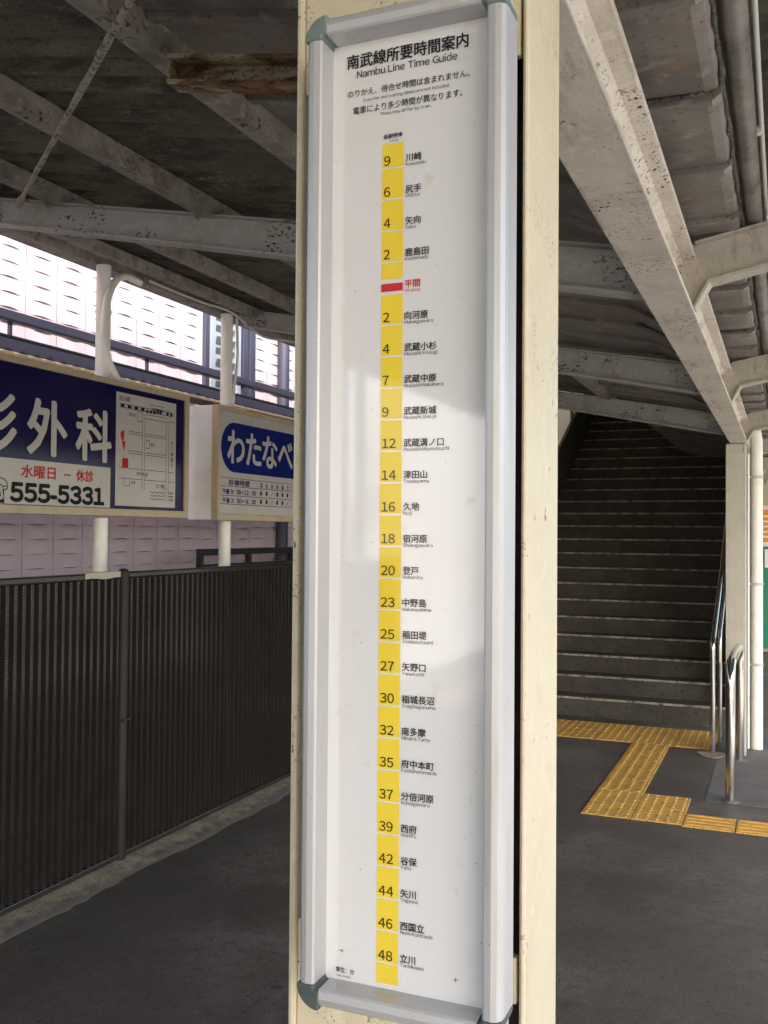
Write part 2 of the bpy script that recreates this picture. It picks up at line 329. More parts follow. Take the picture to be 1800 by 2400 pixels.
# dusty kerb strip under the fence, ragged inner edge
g = MB(); ys = [-12 + i * .05 for i in range(int(20.5 / .05))]
v = []; f = []
for i, y in enumerate(ys):
    e = -2.785 + random.uniform(-.010, .012) + .012 * math.sin(y * 3.1) + .01 * math.sin(y * 7.7 + 1)
    v += [(-3.06, y, .022), (-2.90, y, .022 + random.uniform(-.003, .003)), (-2.84, y, .016 + random.uniform(-.003, .003)), (e, y, .0012), (e, y, -.11), (-3.06, y, -.11)]
    if i:
        b = (i - 1) * 6; c = i * 6
        f += [(b + k, b + k + 1, c + k + 1, c + k) for k in range(5)]
g.add(v, f, 0, True); struct(g, 'kerb', M['kerb'])
g = MB(); g.box(1.05, 2.75, -12, 22, .0005, .006); struct(g, 'added_bounce_paving', M['pale'], bevel=.002)  # unseen pale slab, added to bounce sun up into canopy and fence
g = MB(); g.box(6.6, 10.5, -14, 26, -.115, 0.0); struct(g, 'added_glint_floor', M['pale'])  # unseen pale floor, added so the fence mirrors it as glints
g = MB(); g.box(-.445, .40, 6.08, 8.42, .0005, .0035); struct(g, 'concrete_paving', M['concrete'])

# ---------------------------------------------------------------- canopy: valley beam, rafters, purlins, roof sheets
def slopeL(x): return 2.71 + .187 * (-1.275 - x)       # top of the purlins, fence side
def slopeR(x): return 2.60 + .19 * (x + .09)           # track side
YA, YB = -9.0, 7.95
b = MB()
b.box(-.370, -.250, YA, 20, 2.265, 2.277)
b.box(-.316, -.306, YA, 20, 2.277, 2.436)
b.prism([(-.370, 2.436), (-.370, 2.450), (-.250, 2.450), (-.250, 2.436), (-.288, 2.434), (-.306, 2.418), (-.316, 2.418), (-.334, 2.434)], 'Y', YA, 20)
b.base = (-.31, 0, 2.265)
tag(b.build('valley_beam', M['beam'], bevel=.003), 'pitted beige steel I-beam running along the canopy valley above the pillars', 'beam')

def rafter_left(y):
    r = MB(); t = .0045
    bot = lambda x: 2.384 + .206 * (-.667 - x)
    top = lambda x: 2.534 + .187 * (-.668 - x)
    x0, x1 = -.318, -3.20
    web = [(x0, 2.281), (-.372, 2.281), (-.41, bot(-.41) + .006), (x1, bot(x1)), (x1, top(x1)), (x0, top(x0) - .01)]
    r.prism(web, 'Y', y - t, y + t)
    lo = [(-.374, 2.279), (-.412, bot(-.412)), (x1, bot(x1) - .006), (x1, bot(x1) + .004), (-.408, bot(-.408) + .012), (-.366, 2.284)]
    r.prism(lo, 'Y', y - .036, y + .036)
    r.prism([(x0, top(x0) - .008), (x1, top(x1) - .008), (x1, top(x1)), (x0, top(x0))], 'Y', y - .036, y + .036)
    r.base = (x0, y, 2.28); return r
def rafter_right(y):
    r = MB(); t = .0045
    bot = lambda x: 2.388 + .205 * (x + .046)
    top = lambda x: 2.523 + .19 * (x + .045)
    x0, x1 = -.304, 2.72
    r.prism([(x0, 2.281), (-.254, 2.281), (-.205, bot(-.205) + .006), (x1, bot(x1)), (x1, top(x1)), (x0, top(x0))][::-1], 'Y', y - t, y + t)
    r.prism([(-.250, 2.281), (-.206, bot(-.206)), (x1, bot(x1) - .006), (x1, bot(x1) + .004), (-.212, bot(-.212) + .012), (-.256, 2.286)], 'Y', y - .036, y + .036)
    r.prism([(-.25, top(-.25) - .008), (x1, top(x1) - .008), (x1, top(x1)), (-.25, top(-.25))], 'Y', y - .036, y + .036)
    r.base = (x0, y, 2.28); return r
lab = {3.05: 'first beyond the sign pillar', 5.25: 'second beyond the sign pillar', 7.50: 'at the far column before the stairs'}
for y in (-8.0, -5.75, -3.55, -1.35, .85, 3.05, 5.25, 7.50):
    where = lab.get(y, 'above or behind the sign pillar')
    tag(rafter_left(y).build('rafter', M['steel'], bevel=.002), 'pitted grey steel rafter on the fence side, ' + where, 'rafter', 'canopy rafters')
    tag(rafter_right(y).build('rafter', M['rafter'], bevel=.002), 'pitted beige steel rafter on the track side, ' + where, 'rafter', 'canopy rafters')
for y in (9.7, 11.9, 14.1, 16.3):
    tag(rafter_right(y).build('rafter', M['rafter'], bevel=.002), 'beige steel rafter on the track side beyond the far column', 'rafter', 'canopy rafters')

for x, nm in ((-1.275, 'with the rusty arm under it'), (-1.99, 'midway between pillar and eave'), (-2.70, 'nearest the fence-side eave')):
    p = MB(); z = slopeL(x) - .07; a = .187
    sec = [(-.035, .0065), (.035, -.0065), (.035, .0635), (.027, .065), (.027, .003), (-.027, .013), (-.027, .075), (-.035, .0765)]
    sec = [(x + u, z + q - .004) for u, q in sec]
    p.prism(sec, 'Y', YA, YB); p.base = (x, 0, z)
    for yr in (.85, 3.05, 5.25, 7.5):
        p.box(x - .052, x - .046, yr - .03, yr + .034, z - .004, z + .058); p.box(x - .046, x - .0352, yr - .026, yr + .03, z + .010, z + .050)
        p.tube([(x - .052, yr, z + .03), (x - .062, yr, z + .03)], .009, 6)
    tag(p.build('purlin', M['purlin'], bevel=.002), 'stained grey purlin under the corrugated roof, ' + nm, 'purlin', 'fence-side purlins')
for x in (.6, 1.3, 2.0, 2.66):
    p = MB(); z = slopeR(x) - .075; p.prism([(x - .035, z - .0065), (x + .035, z + .0065), (x + .035, z + .072), (x - .035, z + .06)], 'Y', YA, 20); p.base = (x, 0, z)
    tag(p.build('purlin', M['purlin'], bevel=.002), 'grey purlin under the track-side canopy roof', 'purlin', 'track-side purlins')
p = MB(); p.box(-3.315, -3.215, YA, YB, 2.945, 2.952); p.box(-3.315, -3.306, YA, YB, 2.952, 3.075); p.box(-3.224, -3.215, YA, YB, 2.952, 3.06)
p.base = (-3.26, 0, 2.945)
tag(p.build('eave_beam', M['purlin'], bevel=.002), 'dirty steel eave channel along the fence edge of the canopy', 'beam')
p = MB(); p.box(-3.10, -3.05, YA, YB, 2.895 + .045, 2.995); p.base = (-3.07, 0, 2.94)
tag(p.build('eave_angle', M['purlin'], bevel=.002), 'thin steel angle running just inside the fence-side eave', 'beam')
p = MB(); p.tube([(-.085, YA, 2.548), (-.085, 20, 2.548)], .025, 12); p.base = (-.085, 0, 2.55)
tag(p.build('conduit_pipe', M['conduit']), 'dark round pipe running along the track-side edge of the valley gutter', 'pipe')
p = MB()
for k in range(34):
    yy = -8 + k * .8; p.tube([(-.058, yy, 2.553), (-.058, yy + .02, 2.553)], .010, 8)
p.tube([(-.050, YA, 2.560), (-.050, 20, 2.560)], .006, 8); p.base = (-.05, 0, 2.56)
tag(p.build('cable_run', M['cable']), 'thin pale cable clipped beside the dark pipe in the valley', 'cable')

def corrugated(x0, x1, fz, y0, y1, pitch=.105, amp=.011, nx=10, lap=None):
    g = MB(); n = 10; steps = int((y1 - y0) / pitch * n); v = []; f = []
    for i in range(steps + 1):
        y = y0 + (y1 - y0) * i / steps
        for k in range(nx + 1):
            x = x0 + (x1 - x0) * k / nx
            s = math.sin(2 * math.pi * y / pitch)
            off = amp * s + (.006 if math.fmod(y + 50, .735) < .05 else 0)
            v.append((x, y, fz(x) + amp + off))
    for i in range(steps):
        for k in range(nx):
            a = i * (nx + 1) + k; f.append((a, a + 1, a + nx + 2, a + nx + 1))
    g.add(v, f, 0, True); return g
def solid(o, t):
    m = o.modifiers.new('thickness', 'SOLIDIFY'); m.thickness = t; m.offset = 1; return o
for nm, x0, x1, fz, ye, lb in (('canopy_roof', -1.08, -3.42, slopeL, YB, 'dirty dark green-brown corrugated roof sheets on the fence side'),
                               ('canopy_roof', -.14, 2.82, slopeR, 20, 'dirty brown corrugated roof sheets on the track side')):
    o = corrugated(x0, x1, fz, YA, ye).build(nm, M['slate'])
    tag(solid(o, .006), lb, 'roof', 'corrugated canopy roofs')
# valley gutter: folded sheet metal with lapped seams
gt = thing('valley_gutter', (-.3, 0, 2.5), 'grey folded sheet-metal gutter lining the canopy valley, with lapped seams', 'gutter')
prof = [(-1.262, 2.697), (-1.20, 2.682), (-.60, 2.562), (-.50, 2.505), (-.150, 2.503), (-.128, 2.508), (-.117, 2.525), (-.113, 2.585)]
g = MB(); g.prism(prof + [(x, z + .004) for x, z in prof[::-1]], 'Y', YA, 20); part(g, 'sheet', M['gutter'], gt)
for k in range(-20, 40):
    y = 2.05 + .4085 * k
    if y < YA or y > 19.8: continue
    g = MB(); dz = -.016
    q = [(-1.235, 2.688), (-.60, 2.561), (-.50, 2.504), (-.137, 2.502), (-.118, 2.515)]
    g.prism([(x, z + dz) for x, z in q] + [(x, z + .002) for x, z in q[::-1]], 'Y', y, y + .030 + .006 * math.sin(k * 2.3))
    part(g, 'seam', M['gutter'], gt, bevel=.002)
g = MB(); n = 420
pp = [(-.1165 + random.uniform(-.002, .002), YA + i * .05, 2.522 + random.uniform(-.004, .004)) for i in range(n)]
g.tube(pp, [random.uniform(.004, .009) for _ in pp], 6); part(g, 'sealant_bead', M['tar'], gt)
for k in range(-20, 40):
    y = 2.06 + .4085 * k
    if y < YA or y > 19: continue
    g = MB(); pp = [(-.20 + .085 * i / 6 + random.uniform(-.002, .002), y + random.uniform(-.006, .006), 2.4995) for i in range(7)] if k % 3 else [(-1.1 + .95 * i / 24, y - .022 + random.uniform(-.003, .003), 2.4985 if -1.1 + .95 * i / 24 > -.5 else 2.4985 + (-.5 + 1.1 - .95 * i / 24) * .57) for i in range(25)]
    g.tube(pp, [random.uniform(.002, .006) for _ in pp], 6); part(g, 'sealant_patch', M['tar'], gt)
# rusty transverse arm
g = MB(); zz = lambda x: 2.595 - .185 * (x + 1.24)
sec = [(-1.225, zz(-1.225)), (-.316, zz(-.316)), (-.316, zz(-.316) + .012), (-1.225, zz(-1.225) + .012)]
za = lambda x: 2.592 + .19 * (-1.24 - x) - .03
arm = [(-1.225, za(-1.225)), (-.42, za(-.42)), (-.42, za(-.42) + .066), (-1.225, za(-1.225) + .066)]
g.prism(arm, 'Y', 1.742, 1.750); g.prism([(x, z if i < 2 else z - .056) for i, (x, z) in enumerate(arm)], 'Y', 1.700, 1.742)
g.prism([(x, z + .056 if i < 2 else z) for i, (x, z) in enumerate(arm)], 'Y', 1.700, 1.742); g.box(-1.225, -1.219, 1.704, 1.742, za(-1.225) + .012, za(-1.225) + .054); g.base = (-.9, 1.7, 2.5)
tag(g.build('bracket_arm', M['rust'], bevel=.002), 'heavily rusted steel arm between the purlin and the sign pillar', 'bracket')
# diagonal tie rod
tr = thing('tie_rod', (-2.87, 2.97, 2.905), 'flaking pale tie rod slanting across the corrugated roof to the big rafter', 'rod')
A, Bp = Vector((-2.865, 2.985, 2.905)), Vector((-.45, .815, 2.40))
path = [A + (Bp - A) * (i / 40) + Vector((random.uniform(-.002, .002), 0, random.uniform(-.002, .002))) for i in range(41)]
g = MB(); g.tube(path, [.0088 - .0022 * i / 40 + random.uniform(-.0012, .0016) for i in range(41)], 10); part(g, 'rod', M['rodpaint'], tr)
g = MB(); g.tube([A + (Bp - A) * .028, A + (Bp - A) * .034, A + (Bp - A) * .055, A + (Bp - A) * .062], [.010, .016, .016, .010], 8); part(g, 'turnbuckle', M['purlin'], tr)

# ---------------------------------------------------------------- sign pillar: channel section with tie plates
pil = thing('platform_pillar', (-.37, 1.0, 0), 'cream painted steel pillar with rust chips, carrying the tall route sign', 'pillar')
g = MB(); g.box(-.503, -.494, .94, 1.083, .0, 2.262); part(g, 'flange', M['cream'], pil, bevel=.004)
g = MB(); g.box(-.2445, -.238, .94, 1.083, .0, 2.262); part(g, 'flange', M['cream'], pil, bevel=.004)
g = MB(); g.box(-.4935, -.2475, 1.066, 1.077, .0, 2.26); tag(part(g, 'web', M['darker'], pil), 'web inside the hollow of the pillar, its shade put into the dark colour')  # shade of the hollow is painted into the web's colour
for z0, z1, x0, x1 in ((2.086, 2.262, -.4935, -.2475), (1.129, 1.176, -.4935, -.2475), (.93, 1.1285, -.4935, -.30)):
    g = MB(); g.box(x0, x1, .944, .954, z0, z1); part(g, 'tie_plate', M['cream'], pil, bevel=.002)
g = MB(); g.box(-.56, -.18, .90, 1.13, .001, .014); part(g, 'base_plate', M['cream'], pil, bevel=.003)

# ---------------------------------------------------------------- the route sign
PY = .900                                              # face of the panel
sg = thing('time_guide_sign', (-.346, .9, 1.62), 'tall narrow white travel-time sign in an aluminium frame on the cream pillar', 'sign')
ZB, ZT, XL, XR = 1.1205, 2.1275, -.4555, -.2430
g = MB(); g.box(XL + .004, XR - .004, .9045, .914, ZB + .004, ZT - .004); part(g, 'backing', M['alu'], sg)
pan = None
g = MB(); g.quad((-.440, PY, 1.136), (-.258, PY, 1.136), (-.258, PY, 2.112), (-.440, PY, 2.112)); pan = part(g, 'panel', M['panel'], sg)
# frame rails: profile (u outward from the inner wall, y depth)
rp = [(0, .9045), (0, .8735), (.0020, .8718), (.0085, .8708), (.0140, .8725), (.0175, .8770), (.0185, .8840), (.0185, .914), (.016, .9145), (.016, .9045)]
CAP = .0245
def rail_v(xin, sgn, z0, z1, name='side_rail'):
    g = MB(); g.prism([(xin + sgn * u, y) for u, y in rp], 'Z', z0, z1); return part(g, name, M['alu'], sg)
rail_v(-.4370, -1, ZB + CAP, ZT - CAP); rail_v(-.2615, 1, ZB + CAP, ZT - CAP)
def rail_h(zin, sgn, x0, x1):
    g = MB(); g.prism([(y, zin + sgn * u * 1.07) for u, y in rp], 'X', x0, x1); return part(g, 'end_rail', M['alu'], sg)
rail_h(2.1075, 1, XL + CAP - .0005, XR - CAP + .0005); rail_h(1.1415, -1, XL + CAP - .0005, XR - CAP + .0005)
def cap(cx, cz, sx, sz):
    """rounded outer corner, square inner corner, butting the ends of the rails"""
    g = MB(); n = 10; r_ = CAP + .0006
    ox = [(cx + sx * r_ * math.cos(math.pi / 2 * i / n), cz + sz * r_ * math.sin(math.pi / 2 * i / n)) for i in range(n + 1)]
    ix, iz = cx + sx * (CAP - .0190), cz + sz * (CAP - .0200)
    g.prism(ox + [(cx, iz), (ix, iz), (ix, cz)], 'Y', .8698, .9150)
    return tag(part(g, 'corner_cap', M['cap'] if sz > 0 else M['capdark'], sg, bevel=.0032, seg=3), 'faded teal corner cap' if sz > 0 else 'dark grey corner cap')
for sx, sz in ((-1, 1), (1, 1), (-1, -1), (1, -1)):
    cap((XL + CAP) if sx < 0 else (XR - CAP), (ZT - CAP) if sz > 0 else (ZB + CAP), sx, sz)

EX, EZ = (1, 0, 0), (0, 0, 1)
def S(mb, body, size, x, z, **k): letters(mb, body, size, (x, PY - .0009, z), EX, EZ, **k)
def lettering(items, m, name='lettering', label=None):
    g = MB()
    for it in items: S(g, *it[:4], **(it[4] if len(it) > 4 else {}))
    o = part(g, name, m, pan)
    if label: o['label'] = label
    return o
lettering([('南武線所要時間案内', .0158, -.4207, 2.0825, dict(width=.1318, bold=.022))], M['ink'], 'title_lettering')
lettering([('Nambu Line Time Guide', .0098, -.4096, 2.0708, dict(width=.1092, bold=.008))], M['ink'], 'title_lettering')
lettering([('のりかえ、待合せ時間は含まれません。', .0082, -.4199, 2.0518, dict(width=.1325, bold=.006)),
           ('Transfer and waiting times are not included.', .0044, -.4031, 2.0447, dict(width=.0949))], M['ink'], 'note_lettering')
lettering([('電車により多少時間が異なります。', .0085, -.4135, 2.0333, dict(width=.1187, bold=.006)),
           ('Times may differ by train.', .0044, -.3832, 2.0272, dict(width=.0554))], M['ink'], 'note_lettering')
lettering([('各駅停車', .0052, -.3791, 2.0024, dict(width=.0208, bold=.015)), ('Local', .0034, -.3723, 1.9984)], M['ink'], 'heading_lettering')
rows = [('9', '川崎', 'Kawasaki'), ('6', '尻手', 'Shitte'), ('4', '矢向', 'Yako'), ('2', '鹿島田', 'Kashimada'), (None, '平間', 'Hirama'),
        ('2', '向河原', 'Mukaigawara'), ('4', '武蔵小杉', 'Musashi-Kosugi'), ('7', '武蔵中原', 'Musashi-Nakahara'), ('9', '武蔵新城', 'Musashi-Shinjo'),
        ('12', '武蔵溝ノ口', 'Musashi-Mizonokuchi'), ('14', '津田山', 'Tsudayama'), ('16', '久地', 'Kuji'), ('18', '宿河原', 'Shukugawara'), ('20', '登戸', 'Noborito'),
        ('23', '中野島', 'Nakanoshima'), ('25', '稲田堤', 'Inadazutsumi'), ('27', '矢野口', 'Yanokuchi'), ('30', '稲城長沼', 'Inaginaganuma'), ('32', '南多摩', 'Minami-Tama'),
        ('35', '府中本町', 'Fuchūhommachi'), ('37', '分倍河原', 'Bubaigawara'), ('39', '西府', 'Nishifu'), ('42', '谷保', 'Yaho'), ('44', '矢川', 'Yagawa'),
        ('46', '西国立', 'Nishi-Kunitachi'), ('48', '立川', 'Tachikawa')]
Z0, DZ = 1.9715, .032172
up = MB(); dn = MB(); yb = PY - .0005
BL, BR = -.3805, -.3569
def seg(mb, z1, z0): mb.quad((BL, yb, z0), (BR, yb, z0), (BR, yb, z1), (BL, yb, z1))
top = 1.9965
for i, (num, kan, rom) in enumerate(rows):
    zt = Z0 - i * DZ
    if i == 4:
        seg(up, top, 1.8575)
        g = MB(); g.quad((BL - .0003, yb, 1.8447), (BR, yb, 1.8447), (BR, yb, 1.8528), (BL - .0003, yb, 1.8528)); part(g, 'red_mark', M['red'], pan)
        top = 1.8411
        it = [(kan, .0088, -.3546, zt + .0048, dict(bold=.015)), (rom, .0047, -.3546, zt - .0004)]
        lettering(it, M['red'], 'station_lettering', 'red lettering of the present station'); continue
    cur = up if i < 4 else dn
    seg(cur, top, zt + .0008); top = zt - .0010
    lettering([(num, .0128, -.3782, zt + .0030, dict(bold=.010))], M['ink_yellow'], 'minute_lettering')
    lettering([(kan, .0088, -.3546, zt + .0046, dict(bold=.015)), (rom, .0047, -.3546, zt - .0004)], M['ink'], 'station_lettering')
seg(dn, top, 1.1468)
part(up, 'yellow_band', M['yellow'], pan); part(dn, 'yellow_band', M['yellow'], pan)
lettering([('単位：分', .0058, -.4250, 1.1496, dict(width=.0204, bold=.01)), ('Unit: minutes', .0030, -.4240, 1.1449, dict(width=.0150))], M['ink'], 'unit_lettering')
for cx, cz in ((-.4191, 1.171), (-.2965, 1.1641), (-.270, 1.2035)):
    g = MB()
    for k in range(7):
        a = k * 2.4 + cx * 90; rr = random.uniform(.0022, .0055) * (.6 if cx > -.28 else 1); wd = random.uniform(.0003, .0007)
        d = Vector((math.cos(a), 0, math.sin(a))); q = Vector((-math.sin(a), 0, math.cos(a)))
        c = Vector((cx, yb, cz)); g.quad(c - q * wd, c + d * rr, c + q * wd, c - d * rr * .3)
    part(g, 'scuff_mark', M['scuff'], pan)

# ---------------------------------------------------------------- fence of perforated folded sheet
FX = -2.95
fe = thing('fence', (FX, 0, 0), 'dark brown perforated sheet-metal fence along the platform edge', 'fence')
PS = 1.865; posts = [3.795 + PS * k for k in range(-5, 3)]
wl = .0466
for k, y0 in enumerate(posts[:-1]):
    a, bb = y0 + .026, y0 + PS - .026
    for h, (ya, ye) in enumerate(((a, (a + bb) / 2 - .004), ((a + bb) / 2 + .004, bb))):
        g = MB(); n = round((ye - ya) / wl); ww = (ye - ya) / n
        for i in range(n):
            y = ya + i * ww
            pts = [(FX - .010, y), (FX - .010, y + .40 * ww), (FX + .010, y + .52 * ww), (FX + .010, y + .88 * ww), (FX - .010, y + ww)]
            for j in range(4):
                (xa, p), (xb, q) = pts[j], pts[j + 1]
                g.quad((xa, p, .055), (xb, q, .055), (xb, q, 1.368), (xa, p, 1.368), 0 if j == 2 else 1)
        part(g, 'panel', [M['perf'], M['fence']], fe)
        g = MB()
        if h == 0: g.box(FX - .012, FX + .014, ye - .002, ye + .010, .05, 1.37); part(g, 'seam', M['fence'], fe)
    g = MB(); g.box(FX - .022, FX + .020, a, bb, 1.366, 1.398); part(g, 'top_rail', M['fence'], fe, bevel=.008)
    g = MB(); g.box(FX - .020, FX + .022, a, bb, .030, .056); part(g, 'bottom_rail', M['fence'], fe, bevel=.003)
for y in posts:
    g = MB(); g.tube([(FX + .006, y, .0), (FX + .006, y, 1.392), (FX + .006, y, 1.408), (FX + .006, y, 1.414)], [.027, .027, .022, .008], 16); part(g, 'post', M['fencepost'], fe)
    g = MB(); g.tube([(FX + .033, y - .03, .69), (FX + .033, y + .03, .69)], .007, 8); part(g, 'clip', M['fence'], fe)
g = MB()
for i in range(6):
    y = 3.50 + i * .042; z = .004 * math.sin(i * 1.4) + .0125 * 0
    y2 = y + .042; zz2 = .004 * math.sin((i + 1) * 1.4)
    g.quad((FX + .0225, y, 1.372 + z), (FX + .0225, y2, 1.372 + zz2), (FX + .0225, y2, 1.4005), (FX + .0225, y, 1.4005))
    g.quad((FX + .0225, y, 1.4005), (FX + .0225, y2, 1.4005), (FX - .024, y2, 1.4005), (FX - .024, y, 1.4005))
g.base = (FX, 3.6, 1.4); tag(solid(g.build('tape_strip', M['tape']), .001), 'torn strip of beige tape stuck over the top of the fence', 'tape')

# ---------------------------------------------------------------- posts and light-box advertising signs behind the fence
def post(y, lab):
    p = thing('sign_post', (-3.2, y, 0), lab, 'post', 'posts behind the fence')
    g = MB(); g.tube([(-3.2, y, -.11), (-3.2, y, 1.66)], .037, 20); part(g, 'shaft', M['cream_post'], p)
    g = MB(); g.tube([(-3.2, y, 2.37), (-3.2, y, 2.944)], .037, 20); part(g, 'shaft', M['cream_post'], p)
    return p
def arc(pts, n=8):
    """smooth path through control points (Catmull-Rom)"""
    P = [Vector(p) for p in pts]; P = [P[0] * 2 - P[1]] + P + [P[-1] * 2 - P[-2]]; out = []
    for i in range(1, len(P) - 2):
        for k in range(n):
            t = k / n; a, b, c, d = P[i - 1:i + 3]
            out.append(.5 * ((2 * b) + (c - a) * t + (2 * a - 5 * b + 4 * c - d) * t * t + (3 * b - a - 3 * c + d) * t ** 3))
    out.append(P[-2]); return out
p1 = post(3.935, 'white round post carrying the clinic map sign')
g = MB(); g.tube(arc([(-3.19, 4.22, 2.925), (-3.185, 4.10, 2.928), (-3.165, 3.99, 2.88), (-3.158, 3.92, 2.78), (-3.155, 3.890, 2.66), (-3.155, 3.888, 2.55), (-3.158, 3.92, 2.47), (-3.163, 3.97, 2.41), (-3.165, 4.01, 2.37)]), .019, 12); part(g, 'conduit', M['cream_post'], p1)
g = MB(); g.tube([(-3.2, 3.935, 2.70), (-3.2, 3.935, 2.715)], .041, 20); part(g, 'band', M['cream_post'], p1)
p2 = post(5.105, 'white round post beside the oval blue clinic sign')
g = MB(); g.tube(arc([(-3.165, 5.16, 2.93), (-3.155, 5.155, 2.80), (-3.158, 5.16, 2.65), (-3.16, 5.135, 2.50), (-3.16, 5.12, 2.38)]), .009, 8); part(g, 'conduit', M['cream_post'], p2)
g = MB(); g.tube(arc([(-3.15, 4.25, 2.938), (-3.15, 4.7, 2.935), (-3.14, 5.0, 2.945), (-3.13, 5.12, 2.925), (-3.12, 5.4, 2.86), (-3.08, 5.75, 2.885), (-3.02, 6.3, 2.92), (-3.0, 7.2, 2.95)]), .008, 8); g.base = (-3.1, 5, 2.9)
tag(g.build('eave_cable', M['cable']), 'thin pale cable sagging along the fence-side eave', 'cable')

def EY(mb, body, size, y, z, **k): letters(mb, body, size, (-3.0995 + k.pop('up', 0) , y, z), (0, 1, 0), (0, 0, 1), **k)
def lightbox(y0, y1, z0, z1, lab, facem):
    b = thing('sign_box', (-3.2, (y0 + y1) / 2, z0), lab, 'advert sign', 'clinic sign boxes')
    fr = .038
    g = MB(); g.box(-3.30, -3.116, y0 + .002, y1 - .002, z0 + .002, z1 - .002); part(g, 'box', M['boxside'], b, bevel=.004)
    g = MB()
    g.box(-3.135, -3.088, y0, y1, z1 - fr * .75, z1); g.box(-3.135, -3.088, y0, y1, z0, z0 + fr)
    g.box(-3.135, -3.0885, y0, y0 + fr * .6, z0 + fr, z1 - fr * .75); g.box(-3.135, -3.0885, y1 - fr, y1, z0 + fr, z1 - fr * .75)
    part(g, 'frame', M['boxframe'], b, bevel=.003)
    g = MB(); g.quad((-3.1005, y0 + .01, z0 + .01), (-3.1005, y1 - .01, z0 + .01), (-3.1005, y1 - .01, z1 - .01), (-3.1005, y0 + .01, z1 - .01))
    f = part(g, 'face', facem, b)
    return b, f
def rect(g, y0, y1, z0, z1, x=-3.0998, mi=0): g.quad((x, y0, z0), (x, y1, z0), (x, y1, z1), (x, y0, z1), mi)
# sign 1
b1, f1 = lightbox(2.50, 4.548, 1.668, 2.352, 'navy clinic sign with white characters, phone number and street map', M['navy'])
g = MB(); g.box(-3.24, -3.17, 3.985, 4.17, 2.352, 2.378); part(g, 'junction_box', M['boxside'], b1, bevel=.003)
g = MB(); rect(g, 2.545, 3.882, 1.709, 1.908); part(g, 'white_field', M['face'], f1)
g = MB(); rect(g, 3.920, 4.434, 1.722, 2.296); part(g, 'map_field', M['face'], f1)
g = MB()
for ch, c, zc in (('形', 3.115, 2.055), ('外', 3.435, 2.055), ('科', 3.752, 2.052)):
    EY(g, ch, .265, c, zc - .095, up=.0008, align='CENTER', bold=.028)
part(g, 'lettering', M['letter'], f1)
g = MB(); EY(g, '水曜日', .062, 3.276, 1.833, bold=.018, width=.215, up=.0008); part(g, 'lettering', M['redl'], f1); g = MB(); EY(g, 'ー', .055, 3.57, 1.833, align='CENTER', bold=.02, up=.0008); part(g, 'lettering', M['redl'], f1); g = MB(); EY(g, '休診', .062, 3.632, 1.833, bold=.018, width=.122, up=.0008)
part(g, 'lettering', M['redl'], f1)
g = MB(); EY(g, '555-5331', .105, 3.216, 1.7235, bold=.05, width=.615, up=.0008); EY(g, '☎', .12, 3.20, 1.722, align='RIGHT', bold=.0, up=.0008)
part(g, 'lettering', M['black'], f1)
mp = MB(); U = -3.0990
def ln(ya, za, yb_, zb, t=.003):
    d = Vector((0, yb_ - ya, zb - za)); q = Vector((0, -d.z, d.y)).normalized() * t / 2
    a, b_ = Vector((U, ya, za)), Vector((U, yb_, zb)); mp.quad(a - q, b_ - q, b_ + q, a + q)
for k in range(4): rect(mp, 3.955 + k * .055, 3.955 + k * .055 + .030, 2.223, 2.238, U)
for k in range(3): rect(mp, 4.165 + k * .03, 4.185 + k * .03, 2.217, 2.232, U)
ln(3.945, 2.240, 4.40, 2.240, .0025); ln(3.945, 2.221, 4.40, 2.221, .0025)
for k in range(2): rect(mp, 4.345 + k * .035, 4.363 + k * .035, 2.222, 2.239, U)
for yv in (4.135, 4.155): ln(yv, 2.205 if yv == 4.155 else 2.215, yv, 1.905, .0025); ln(yv, 1.885, yv, 1.81, .0025)
for yv in (4.345, 4.368): ln(yv, 2.26, yv, 2.225, .002); ln(yv, 2.19, yv, 1.75, .0025)
for zv, ya, ye in ((2.207, 4.16, 4.345), (2.185, 4.16, 4.345), (2.19, 4.37, 4.42), (2.105, 4.02, 4.135), (2.093, 4.02, 4.135), (2.105, 4.16, 4.345), (2.093, 4.16, 4.345),
                   (2.005, 4.02, 4.135), (1.993, 4.02, 4.135), (2.005, 4.16, 4.345), (1.993, 4.16, 4.345), (1.915, 3.945, 4.135), (1.915, 4.16, 4.345), (1.915, 4.37, 4.42),
                   (1.862, 3.945, 4.135), (1.862, 4.16, 4.345), (1.862, 4.37, 4.42), (2.215, 4.095, 4.135), (2.165, 4.095, 4.135), (2.07, 4.165, 4.195), (2.03, 4.165, 4.195), (1.825, 3.99, 4.035)): ln(ya, zv, ye, zv, .0025)
for yv, za, ze in ((4.095, 2.165, 2.215), (4.195, 2.03, 2.07), (3.99, 1.825, 1.862), (4.035, 1.825, 1.862), (4.20, 2.262, 2.236), (4.32, 2.262, 2.236)): ln(yv, za, yv, ze, .0025)
ln(4.20, 2.262, 4.32, 2.262, .0025)
for r_ in range(3):
    zz0 = 1.80 - r_ * .018
    for rg in ((4.21, 4.335), (4.375, 4.41)):
        q = [(rg[0] + (rg[1] - rg[0]) * i / 12, zz0 + .004 * math.sin(i * 1.9)) for i in range(13)]
        for (a1, a2), (c1, c2) in zip(q, q[1:]): ln(a1, a2, c1, c2, .0035)
for tx, s_, yy, zz_, kw in (('至川崎', .030, 3.94, 2.255, {}), ('平間駅', .032, 4.215, 2.222, dict(bold=.02)), ('商店街', .020, 4.02, 2.185, {}), ('ガス橋', .026, 4.255, 1.825, {}), ('府中街道', .024, 4.09, 1.882, {}),
                             ('薬局', .018, 4.205, 2.045, {}), ('交番', .018, 4.045, 1.838, {})): EY(mp, tx, s_, yy, zz_, up=.001, **kw)
for k, ch in enumerate('ガス橋通り'): EY(mp, ch, .026, 4.398, 2.065 - k * .03, align='CENTER', up=.001)
